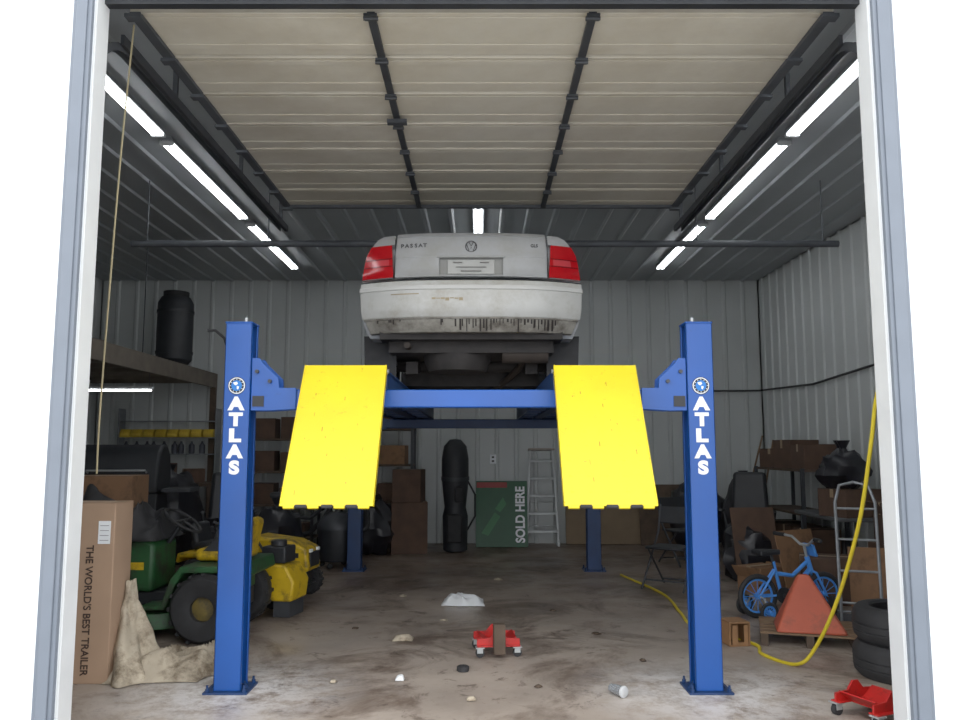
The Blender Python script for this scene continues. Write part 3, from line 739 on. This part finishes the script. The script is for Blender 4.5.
b=B(); 
for z in (1.35,1.6,1.85): b.bb(-.75,.75,-.2,.02,z,z+.012)
for x in (-.75,.73): b.bb(x,x+.02,-.2,.02,.95,2.05)
b.build('rack_frame',m_steel,t)
m_bin=M('yellow_bin',(190,160,50),.5); 
b=B(); b.prism([(-.12,0),(.06,0),(.06,.12),(-.08,.12),(-.13,.06)],-.075,.075,'x'); b.bb(-.05,.05,-.13,-.12,.02,.05)
bi=b.build('storage_bin',m_bin,None,(-5.38,12.28,1.614),bevel=.004,label='small yellow plastic parts bin on a steel rack',cat='bin',group='plastic parts bins')
for k in range(1,8): dup(bi,(-5.38+k*.18,12.28,1.614))
b=B(); b.lathe([(0,0),(.04,0),(.045,.02),(.045,.13),(.02,.16),(.015,.19),(0,.19)],n=14,caps=False)
bo_=b.build('spray_bottle',M('dark_bottle',(60,62,70),.4),None,(-5.4,12.28,1.364),label='dark plastic bottle on the steel rack',cat='bottle',group='bottles on the rack')
for k in range(1,9): dup(bo_,(-5.4+k*.14+.02*(k%3),12.28,1.364))
for k,(x,zz) in enumerate(((-5.5,.3),(-5.1,.22),(-4.6,.28),(-4.2,.2))): carton((x,11.85,.95),(.28,.3,zz),k*9,'small dark cardboard box on the workbench',m_cardd)

# ---------------- chairs / dark heaps ----------------
def office_chair(loc,rz,label):
    t=thing('office_chair',label,'chair',loc,(0,0,rz),group='black office chairs')
    b=B(); b.box((0,0,.48),(.5,.48,.1)); b.build('seat',m_blackp,t,bevel=.04)
    b=B(); b.box((0,.25,.85),(.46,.1,.6),(-8,0,0),.85); b.build('backrest',m_blackp,t,bevel=.045)
    b=B(); b.cyl((0,0,.1),(0,0,.43),.03)
    for k in range(5):
        a=R(72*k); b.tube([(0,0,.12),(.28*math.cos(a),.28*math.sin(a),.075)],.022)
    b.build('base',m_dsteel,t)
    for k in range(5):
        a=R(72*k); b=B(); b.cyl((.28*math.cos(a),.28*math.sin(a)-.02,.03),(.28*math.cos(a),.28*math.sin(a)+.02,.03),.03); b.build('caster',m_black,t)
    for s in (-1,1):
        b=B(); b.tube([(s*.26,.1,.46),(s*.3,.1,.68),(s*.3,-.15,.7)],.02); b.build('armrest',m_blackp,t)
    return t
def grill(loc,rz,label):
    t=thing('covered_grill',label,'grill',loc,(0,0,rz))
    b=B(); b.prism([(-.3,.95),(-.3,1.2),(-.24,1.38),(-.1,1.48),(.1,1.48),(.24,1.38),(.3,1.2),(.3,.95)],-.42,.42,'x'); b.build('lid',m_blackp,t,bevel=.03)
    b=B(); b.bb(-.75,-.44,-.24,.24,.96,1.0); b.bb(.44,.75,-.24,.24,.96,1.0); b.build('side_shelf',m_dsteel,t,bevel=.006)
    b=B(); b.bb(-.4,.4,-.24,.24,.12,.95); b.build('cart_cabinet',m_blackp,t,bevel=.01)
    b=B(); b.tube([(-.3,-.31,1.18),(-.3,-.36,1.2),(.3,-.36,1.2),(.3,-.31,1.18)],.012); b.build('handle',m_alu,t)
    b=B()
    for x in (-.36,.36): b.cyl((x,-.22,.06),(x,-.18,.06),.06); b.cyl((x,.18,.06),(x,.22,.06),.06)
    b.build('cart_wheel',m_black,t)
grill((-3.95,9.0,0),8,'black barbecue grill on a wheeled cart')
office_chair((-3.0,9.7,0),20,'black padded office chair among stored items')
office_chair((3.25,9.85,0),-25,'black padded office chair among stored items')
m_bag=M('bag_plastic',(28,28,33),.4,0,.2)
def bag(loc,r,seed,label='knotted black plastic rubbish bag',mat=None):
    t=thing('trash_bag',label,'trash bag',loc,group='black rubbish bags')
    b=B(); b.sph((0,0,r[2]*.93),r,20,14,.35,seed); b.build('bag_body',mat or m_bag,t)
    b=B(); b.lathe([(.05,0),(.03,.05),(.07,.13)],(0,0,r[2]*1.85),n=10,caps=False); b.build('bag_neck',mat or m_bag,t)
bag((-1.5,11.2,0),(.32,.3,.4),4); bag((-2.35,9.4,0),(.3,.3,.4),11); bag((-3.9,10.2,0),(.4,.4,.6),12); bag((2.95,9.0,0),(.27,.27,.32),6); bag((-2.9,8.8,0),(.22,.24,.3),14)

# ---------------- back wall things ----------------
def shelf_unit(loc,rz,wd,dp,ht,ns,label):
    t=thing('shelving_unit',label,'shelf',loc,(0,0,rz))
    b=B()
    for x in (-wd/2,wd/2):
        for y in (-dp/2,dp/2): b.bb(x-.02,x+.02,y-.02,y+.02,0,ht)
    b.build('upright',m_dsteel,t)
    for k in range(ns):
        z=.12+k*(ht-.16)/(ns-1); b=B(); b.bb(-wd/2,wd/2,-dp/2,dp/2,z,z+.03); b.build('shelf_board',m_woodd,t)
    return [.15+k*(ht-.16)/(ns-1) for k in range(ns)]
zs=shelf_unit((-1.55,12.1,0),0,1.1,.5,1.75,4,'dark steel shelving unit with cardboard boxes')
for k,z in enumerate(zs):
    carton((-1.8,12.1,z),(.42,.38,.30),3*k,'brown cardboard box on a steel shelf',m_cardd); carton((-1.3,12.1,z),(.4,.36,.22+.03*k),-4,'brown cardboard box on a steel shelf',m_cardd if k%2 else m_card)
zs=shelf_unit((-3.0,12.1,0),0,1.1,.5,1.6,4,'dark steel shelving unit with cardboard boxes')
for k,z in enumerate(zs): carton((-3.25,12.1,z),(.4,.38,.3),2,'brown cardboard box on a steel shelf',m_cardd); carton((-2.75,12.1,z),(.4,.36,.2+.04*k),-4,'brown cardboard box on a steel shelf',m_cardd)
carton((-1.0,11.4,0),(.5,.45,.7),8,'dark stained cardboard box on the floor',m_cardd); carton((-1.0,11.4,.7),(.4,.4,.45),-6,'dark stained cardboard box stacked on another',m_cardd)
t=thing('golf_bag','tall black golf bag standing against the back wall','golf bag',(-.35,11.5,0),(4,0,0))
b=B(); b.lathe([(.12,0),(.17,.03),(.18,.5),(.15,.62),(.17,.8),(.19,1.0),(.19,1.3),(.16,1.48),(.08,1.57),(0,1.58)],n=18,caps=False); b.build('bag_body',m_blackp,t)
b=B(); b.box((0,-.18,.35),(.22,.1,.4)); b.box((.06,-.18,.82),(.14,.08,.22)); b.build('pocket',m_black,t,bevel=.03)
b=B(); b.lathe([(.192,1.0),(.2,1.0),(.2,1.05),(.192,1.05)],n=18,closed=True); b.build('collar_band',m_dsteel,t)
b=B(); b.tube([(.17,0,1.0),(.28,-.02,.8),(.28,-.02,.5),(.17,0,.3)],.014); b.build('strap',m_black,t)
t=thing('sign_board','green sign board with white lettering leaning on the wall','sign',(.32,11.9,.012),(-9,0,0))
b=B(); b.bb(-.38,.38,-.012,.012,0,.96); sb=b.build('panel',M('sign_green',(30,78,50),.5,0,.1),t,bevel=.003)
b=B(); b.bb(-.37,.08,-.016,-.012,.86,.94); b.build('red_band',M('sign_red',(140,44,40),.5),sb)
text('SOLD HERE',.185,(.27,-.0145,.47),FY@Matrix.Rotation(R(90),4,'Z'),m_logo_w,sb,'sign_lettering',bold=.006,sx=.86)
b=B(); b.prism([(-.30,.2),(-.1,.5),(-.02,.44),(-.2,.16)],-.0145,-.012); b.prism([(-.1,.55),(.02,.72),(.07,.62),(-.02,.5)],-.0145,-.012); b.build('sign_graphic',M('sign_pale',(50,110,66),.5),sb)
t=thing('step_ladder','folded aluminium step ladder leaning against the back wall','ladder',(.93,12.1,0),(-6,0,0))
for s in (-1,1):
    b=B(); b.prism([(s*.24-.015,0),(s*.24+.015,0),(s*.17+.015,1.42),(s*.17-.015,1.42)],-.035,.035); b.build('side_rail',m_alu,t)
for k in range(5):
    z=.22+k*.26; ww=.24-.07*z/1.42; b=B(); b.bb(-ww,ww,-.05,.04,z,z+.02); b.bb(-ww,ww,-.05,-.045,z-.02,z+.02); b.build('step',m_alu,t)
b=B(); b.bb(-.2,.2,-.07,.07,1.42,1.45); b.build('top_cap',M('ladder_cap',(140,130,120),.5),t,bevel=.006)
b=B()
for s in (-1,1): b.tube([(s*.22,.07,0.0),(s*.15,.05,1.4)],.012)
for k in range(3): b.cyl((-.2,.065,.3+k*.35),(.2,.065,.3+k*.35),.008)
b.build('rear_frame',m_alu,t)
b=B(); b.bb(-.95,.95,-.01,.01,0,.62); b.build('plywood_sheet',M('tan_plywood',(122,104,82),.8,0,.12,3),None,(2.25,12.30,0.01),(-7,0,0),label='tan plywood sheet leaning along the back wall',cat='plywood',bevel=.003)
b=B(); b.bb(-.5,.5,-.01,.01,0,.9); b.build('plywood_sheet',m_woodd,None,(2.9,12.15,0.01),(-9,0,0),label='dark plywood sheet leaning along the back wall',cat='plywood',bevel=.003)
t=thing('wall_outlet','small white electrical outlet on the back wall','outlet',(.2,12.455,1.28))
b=B(); b.bb(-.05,.05,-.02,.02,-.07,.07); b.build('cover_plate',m_white,t,bevel=.004)
b=B(); 
for z in (-.03,.03): b.bb(-.018,.018,-.023,-.02,z-.014,z+.014)
b.build('socket',m_blackp,t)
b=B(); b.tube([(3.0,12.45,2.33),(4.2,12.45,2.34),(4.36,12.42,2.34),(4.38,12.3,2.34),(4.38,10.5,2.28),(4.38,8.9,2.36),(4.38,6.5,2.42)],.014,8); b.build('wall_conduit',m_black,None,label='black cable conduit running along the walls',cat='conduit')

def folding_chair(loc,rz,label='black metal folding chair standing open'):
    t=thing('folding_chair',label,'chair',loc,(0,0,rz),group='folding chairs')
    b=B(); b.box((0,0,.42),(.40,.38,.025)); b.build('seat',m_blackp,t,bevel=.012)
    b=B(); b.box((0,.24,.73),(.40,.02,.18),(-10,0,0)); b.build('backrest',m_blackp,t,bevel=.01)
    for s in (-1,1):
        b=B(); b.tube([(s*.22,-.24,.012),(s*.21,.2,.55),(s*.2,.26,.84)],.012); b.build('leg',m_dsteel,t)
        b=B(); b.tube([(s*.19,.28,.012),(s*.19,-.14,.42)],.011); b.build('leg',m_dsteel,t)
    b=B(); b.cyl((-.22,-.17,.1),(.22,-.17,.1),.009); b.cyl((-.19,.24,.06),(.19,.24,.06),.009); b.build('crossbar',m_dsteel,t)
folding_chair((1.97,8.45,0),-35)
folding_chair((2.55,10.2,0),20)
# ---------------- bicycles ----------------
m_bb=M('bright_blue_paint',(70,138,220),.35)
def bicycle(name,label,loc,rot,fm,sc,train,rimm):
    t=thing(name,label,'bicycle',loc,rot); t.scale=(sc,)*3
    def bw(x,y,r,w=.02,nm='wheel'):
        b=B(); b.tube([(x+(r-w)*math.cos(R(a)),y,r+.002+(r-w)*math.sin(R(a))) for a in range(0,360,12)],w,8,closed=True); wv=b.build(nm,m_black,t)
        b=B()
        for k in range(12):
            a=R(k*30); b.cyl((x,y,r),(x+(r-w)*math.cos(a),y,r+(r-w)*math.sin(a)),.003,n=5)
        b.cyl((x,y-.035,r),(x,y+.035,r),.015); b.tube([(x+(r-2.2*w)*math.cos(R(a)),y,r+.002+(r-2.2*w)*math.sin(R(a))) for a in range(0,360,12)],.009,6,closed=True); b.build('spokes',rimm,wv)
    bw(0,0,.165); bw(.56,0,.165)
    b=B(); BBk=(.2,0,.17);S=(.14,0,.42);Hd=(.44,0,.42);Hb=(.46,0,.36)
    for s in (-.03,.03): b.tube([(0,s,.165),(.2,s*.6,.17)],.009); b.tube([(0,s,.165),(.15,s*.4,.36)],.009)
    b.tube([BBk,S],.014); b.tube([BBk,(.3,0,.2),Hb],.020); b.tube([(.16,0,.33),(.3,0,.31),Hd],.016); b.tube([(.43,0,.45),(.465,0,.33)],.02)
    b.build('frame',fm,t)
    b=B(); 
    for s in (-.04,.04): b.tube([(.56,s,.165),(.48,s,.33),(.468,0,.34)],.010)
    b.build('fork',fm,t)
    b=B(); b.tube([(.43,0,.44),(.41,0,.54)],.011); b.tube([(.36,-.24,.60),(.40,-.14,.59),(.41,-.05,.54),(.41,.05,.54),(.40,.14,.59),(.36,.24,.60)],.010); hb=b.build('handlebar',m_alu,t)
    for s in (-1,1):
        b=B(); b.cyl((.345,s*.30,.60),(.37,s*.2,.598),.016); b.build('grip',m_black,hb)
    if train:
        b=B(); b.box((.46,0,.50),(.02,.14,.10),(0,-20,0)); b.build('handlebar_pad',fm,hb,bevel=.008)
    b=B(); b.cyl((.15,0,.36),(.125,0,.47),.011); b.prism([(0,-.07),(0,.07),(.08,.06),(.15,.02),(.2,.015),(.2,-.015),(.15,-.02),(.08,-.06)],.47,.51,'z'); b.build('saddle',m_blackp,t,bevel=.012)
    b=B(); b.cyl((.2,-.06,.17),(.2,.06,.17),.015); b.lathe([(.06,-.004),(.06,.004)],(.2,-.035,.17),(0,1,0),20); b.tube([(.2,-.06,.17),(.28,-.065,.12)],.008); b.tube([(.2,.06,.17),(.12,.065,.22)],.008); b.bb(.25,.31,-.13,-.065,.11,.13); b.bb(.09,.15,.065,.13,.21,.23); b.build('crank_pedal',m_blackp,t)
    if train:
        bw(-.01,-.17,.075,.014,'training_wheel'); bw(-.01,.17,.075,.014,'training_wheel')
        for s in (-1,1):
            b=B(); b.tube([(0,s*.04,.165),(0,s*.1,.16),(-.01,s*.14,.075)],.007); b.build('training_wheel_bracket',m_alu,t)
    return t
bicycle('kids_bicycle','small blue childs bicycle with training wheels',(2.36,6.98,0),(0,0,12),m_bb,1.12,True,m_bb)
bicycle('bicycle','dark bicycle standing among stored items',(-2.75,10.7,0),(0,-0,0),m_blackp,1.7,False,m_alu)
# ---------------- orange triangular cover on pallet ----------------
t=thing('wooden_pallet','small weathered wooden pallet lying on the floor','pallet',(2.46,6.2,0),(0,0,-18))
for k in range(5):
    b=B(); b.bb(-.34,.34,-.27+k*.12,-.18+k*.12,.085,.10); b.build('deck_board',m_wood,t,bevel=.002)
for x in (-.31,0,.31):
    b=B(); b.bb(x-.025,x+.025,-.27,.30,0,.085); b.build('stringer',m_woodd,t)
m_org=M('faded_orange_plastic',(180,84,60),.6,0,.1,5,dirt=(132,72,56),dirt_amt=.42)
b=B(); vs=[(-.24,-.2,.0),(.26,-.24,.0),(.22,.16,0),(-.2,.16,0),(-.03,.02,.40),(.05,.02,.40)]
b.add(vs,[(3,2,1,0),(0,1,5,4),(1,2,5),(2,3,4,5),(3,0,4)]); b.build('orange_hopper',m_org,None,(2.42,6.15,.101),(0,0,-10),bevel=.02,label='faded orange plastic wedge cover lying on a pallet',cat='plastic cover')
t=thing('wooden_crate','small open plywood crate on the floor','crate',(1.88,6.1,0),(0,0,8))
mcr=M('orange_plywood',(140,102,68),.8,0,.15)
b=B(); b.bb(-.08,.08,-.09,.09,0,.012)
b.bb(-.08,.08,.078,.09,0,.17); b.bb(-.08,-.068,-.09,.09,0,.17); b.bb(.068,.08,-.09,.09,0,.17); b.bb(-.08,.08,-.09,.09,.16,.172); b.build('crate_body',mcr,t,bevel=.002)
b=B(); b.bb(-.06,.06,-.095,-.09,.012,.03); b.bb(-.06,-.02,-.095,-.09,.03,.15); b.bb(.03,.06,-.095,-.09,.03,.15);b.build('front_slat',mcr,t)
# ---------------- tyres ----------------
def tyre(loc,label):
    t=thing('car_tire',label,'tire',loc,group='stacked tires')
    b=B(); P=[(.20,.01),(.22,0),(.28,.002),(.305,.03),(.312,.06),(.306,.066),(.312,.072),(.313,.105),(.307,.111),(.313,.117),(.312,.15),(.305,.18),(.28,.21),(.22,.212),(.20,.2),(.215,.16),(.225,.105),(.215,.05)]
    b.lathe(P,n=40,closed=True); b.build('tread',m_black,t)
    b=B(); b.lathe([(.205,.2),(.215,.214),(.222,.2)],n=40,closed=True); b.build('bead',m_blackp,t); return t
t1=tyre((2.70,5.24,0),'worn black tire at the bottom of a stack'); t2=dup(t1,(2.72,5.27,.213),label='worn black tire on top of a stack')
# ---------------- hand truck ----------------
t=thing('hand_truck','grey steel two-wheel hand truck leaning upright','hand truck',(3.04,6.55,0),(-8,0,-20))
for s in (-1,1):
    b=B(); b.tube([(s*.15,0,.05),(s*.15,0,1.0),(s*.11,.02,1.14),(0,.03,1.17)],.013); b.build('rail',m_steel,t)
    b=B(); b.lathe([(.06,-.03),(.1,-.03),(.125,0),(.1,.03),(.06,.03)],(s*.21,.08,.13),(1,0,0),20,closed=True); wv=b.build('wheel',m_black,t)
    b=B(); b.lathe([(.065,-.02),(.065,.02)],(s*.21,.08,.13),(1,0,0),16); b.build('hub',m_steel,wv)
b=B()
for z in (.2,.45,.7,.95): b.cyl((-.15,0,z),(.15,0,z),.010)
b.cyl((-.22,.08,.13),(.22,.08,.13),.01); b.build('crossbar',m_steel,t)
b=B(); b.bb(-.18,.18,-.16,0,.012,.02); b.bb(-.18,.18,-.006,0,.012,.12); b.build('toe_plate',m_dsteel,t)
# ---------------- right-hand clutter ----------------
carton((4.0,7.6,0),(.5,.5,.55),12,'brown cardboard box on the floor',m_cardd); carton((3.98,7.6,.55),(.45,.42,.38),-10,'open brown cardboard box stacked on another',m_cardd,True)
carton((3.3,7.75,0),(.5,.4,.42),-20,'brown cardboard box on the floor',m_cardd)
carton((2.85,8.3,0),(.36,.3,.26),30,'brown cardboard box tilted open on the floor',None,True)
t=thing('folding_table','grey plastic folding table piled with boxes','table',(3.95,8.75,0),(0,0,88))
b=B(); b.bb(-.6,.6,-.35,.35,.70,.74); b.build('table_top',M('grey_plastic',(80,82,84),.6),t,bevel=.01)
b=B()
for x in (-.5,.5):
    for y in (-.3,.3): b.cyl((x,y,0),(x,y,.70),.014)
b.build('leg',m_dsteel,t)
carton((3.85,8.4,.74),(.5,.4,.28),18,'brown cardboard box on a folding table',m_cardd)
carton((3.95,8.95,.74),(.4,.4,.25),-22,'brown cardboard box on a folding table',m_cardd)
bag((3.8,8.42,1.02),(.24,.22,.2),9); bag((4.0,8.95,.99),(.22,.22,.22),19)
# leaning cardboard sheets
for k,(x,y,wd,hh,ry_,rz_) in enumerate(((3.25,8.15,.55,.62,-14,30),(3.55,7.25,.5,.55,-16,-20),(3.0,8.75,.5,.8,-12,8))):
    b=B(); b.bb(-wd/2,wd/2,-.006,.006,0,hh); b.bb(-wd/2,wd/2,-.008,.008,hh*.5-.003,hh*.5+.003)
    b.build('cardboard_sheet',(m_card,m_card,m_cardd)[k],None,(x,y,.01),(ry_,0,rz_),label='flattened cardboard sheet leaning against stored boxes',cat='cardboard',group='leaning cardboard sheets')
zs=shelf_unit((4.08,10.4,0),90,1.6,.5,1.2,3,'low dark shelving unit along the ribbed wall')
for k,(yy,hh) in enumerate(((9.85,.3),(10.4,.36),(10.9,.25))):
    carton((4.08,yy,zs[-1]+.0),(.4,.42,hh),9*k,'brown cardboard box on a low shelf',m_cardd)
    carton((4.08,yy,zs[0]+.0),(.4,.42,.33),3*k,'brown cardboard box on a low shelf',m_cardd)
bag((3.5,10.75,0),(.3,.33,.55),23); bag((3.1,11.5,0),(.4,.35,.5),24)
def vac(loc,rz,label):
    t=thing('shop_vacuum',label,'shop vacuum',loc,(0,0,rz))
    b=B(); b.lathe([(0,.08),(.2,.08),(.22,.12),(.24,.45),(.24,.47)],n=24,caps=False); b.build('drum',m_blackp,t)
    b=B(); b.lathe([(.25,.46),(.25,.5),(.2,.6),(.1,.66),(0,.67)],n=24,caps=False); b.build('motor_head',m_dsteel,t)
    b=B(); b.tube(smooth([(0,-.24,.4),(0,-.38,.45),(.15,-.42,.7),(.3,-.2,.85),(.3,.05,.6),(.32,.1,.2)]),.028); b.build('suction_hose',m_black,t)
    for k in range(4):
        a=R(45+90*k); b=B(); b.sph((.2*math.cos(a),.2*math.sin(a),.035),.035,10,8); b.build('caster',m_black,t)
vac((-1.75,10.0,0),120,'black shop vacuum with a coiled hose')
def can(loc,mat,label):
    t=thing('gas_can',label,'fuel can',loc)
    b=B(); b.bb(-.14,.14,-.09,.09,0,.26); b.build('can_body',mat,t,bevel=.03)
    b=B(); b.tube([(-.08,0,.25),(-.08,0,.32),(.06,0,.33),(.08,0,.26)],.014); b.build('handle',mat,t)
    b=B(); b.cyl((.1,0,.25),(.18,0,.36),.02,.014); b.build('spout',m_blackp,t)
can((3.75,6.85,0),m_red,'red plastic fuel can on the floor')
# long-handled tools leaning on the wall
t=thing('push_broom','long-handled push broom leaning on the ribbed wall','broom',(3.9,11.6,0),(0,12,0))
b=B(); b.cyl((0,0,.1),(0,0,1.6),.014); b.build('handle',m_wood,t)
b=B(); b.bb(-.04,.04,-.25,.25,.05,.11); b.bb(-.03,.03,-.24,.24,0,.05); b.build('broom_head',m_woodd,t)
t=thing('garden_rake','long-handled dark garden rake leaning on the ribbed wall','rake',(3.75,12.0,.0),(0,16,0))
b=B(); b.cyl((0,0,.04),(0,0,1.7),.013); b.build('handle',m_wood,t)
b=B(); b.bb(-.01,.01,-.2,.2,.03,.05)
for k in range(9): b.bb(-.06,.0,-.19+k*.045,-.183+k*.045,.03,.045)
b.build('rake_head',m_dsteel,t)

# ---------------- hoses & ropes ----------------
b=B(); b.tube(smooth([(2.27,4.0,2.35),(2.27,4.2,2.1),(2.25,4.5,1.77),(2.245,4.62,1.45),(2.24,4.8,1.0),(2.22,5.1,.5),(2.17,5.35,.15),(2.08,5.45,.02),(1.96,5.75,.012),(2.0,6.05,.012),(1.72,6.6,.012),(1.75,7.2,.012),(1.8,8.1,.012),(1.6,9.3,.012)]),.012,8); 
b.build('air_hose',M('yellow_hose',(206,184,40),.45),None,label='yellow air hose hanging down and trailing across the floor',cat='hose')
t=thing('hose_hook','small steel hook screwed inside the front wall','hook',(2.27,3.96,2.35))
b=B(); b.bb(-.03,.03,-.009,0,-.05,.05); b.build('mount_plate',m_steel,t)
b=B(); b.tube([(0,0,.02),(0,.08,.0),(0,.09,.05)],.008); b.build('hook_arm',m_steel,t)
b=B(); b.tube(smooth([(-1.90,4.16,3.74),(-1.93,4.15,3.0),(-1.95,4.14,2.2),(-1.965,4.14,1.6),(-1.965,4.14,1.3)]),.005,6); b.build('pull_rope',M('yellowed_rope',(130,120,92),.9),None,label='thin yellowed pull rope hanging from the garage door',cat='rope')
# ---------------- small floor items ----------------
t=thing('plastic_cup','crushed clear plastic cup lying on the floor','cup',(.80,4.84,.034),(90,0,35))
b=B(); b.lathe([(.022,-.05),(.03,.05),(.032,.05),(.032,.047),(.024,-.053),(0,-.053)],n=20,caps=False); b.build('cup_body',M('clear_plastic',(190,194,198),.2,0,.05,trans=.7),t)
b=B(); b.lathe([(.0,.052),(.032,.052),(.034,.046),(.034,.054),(.026,.06),(0,.06)],n=20,caps=False); b.build('cup_lid',M('lid_plastic',(180,182,184),.3),t)
b=B(); b.lathe([(0,0),(.035,0),(.04,.006),(.04,.03),(.03,.036),(.012,.036),(.01,.028),(0,.028)],n=24,caps=False); b.build('rubber_puck',m_black,None,(-.11,5.36,0),label='small black rubber puck on the floor',cat='puck')
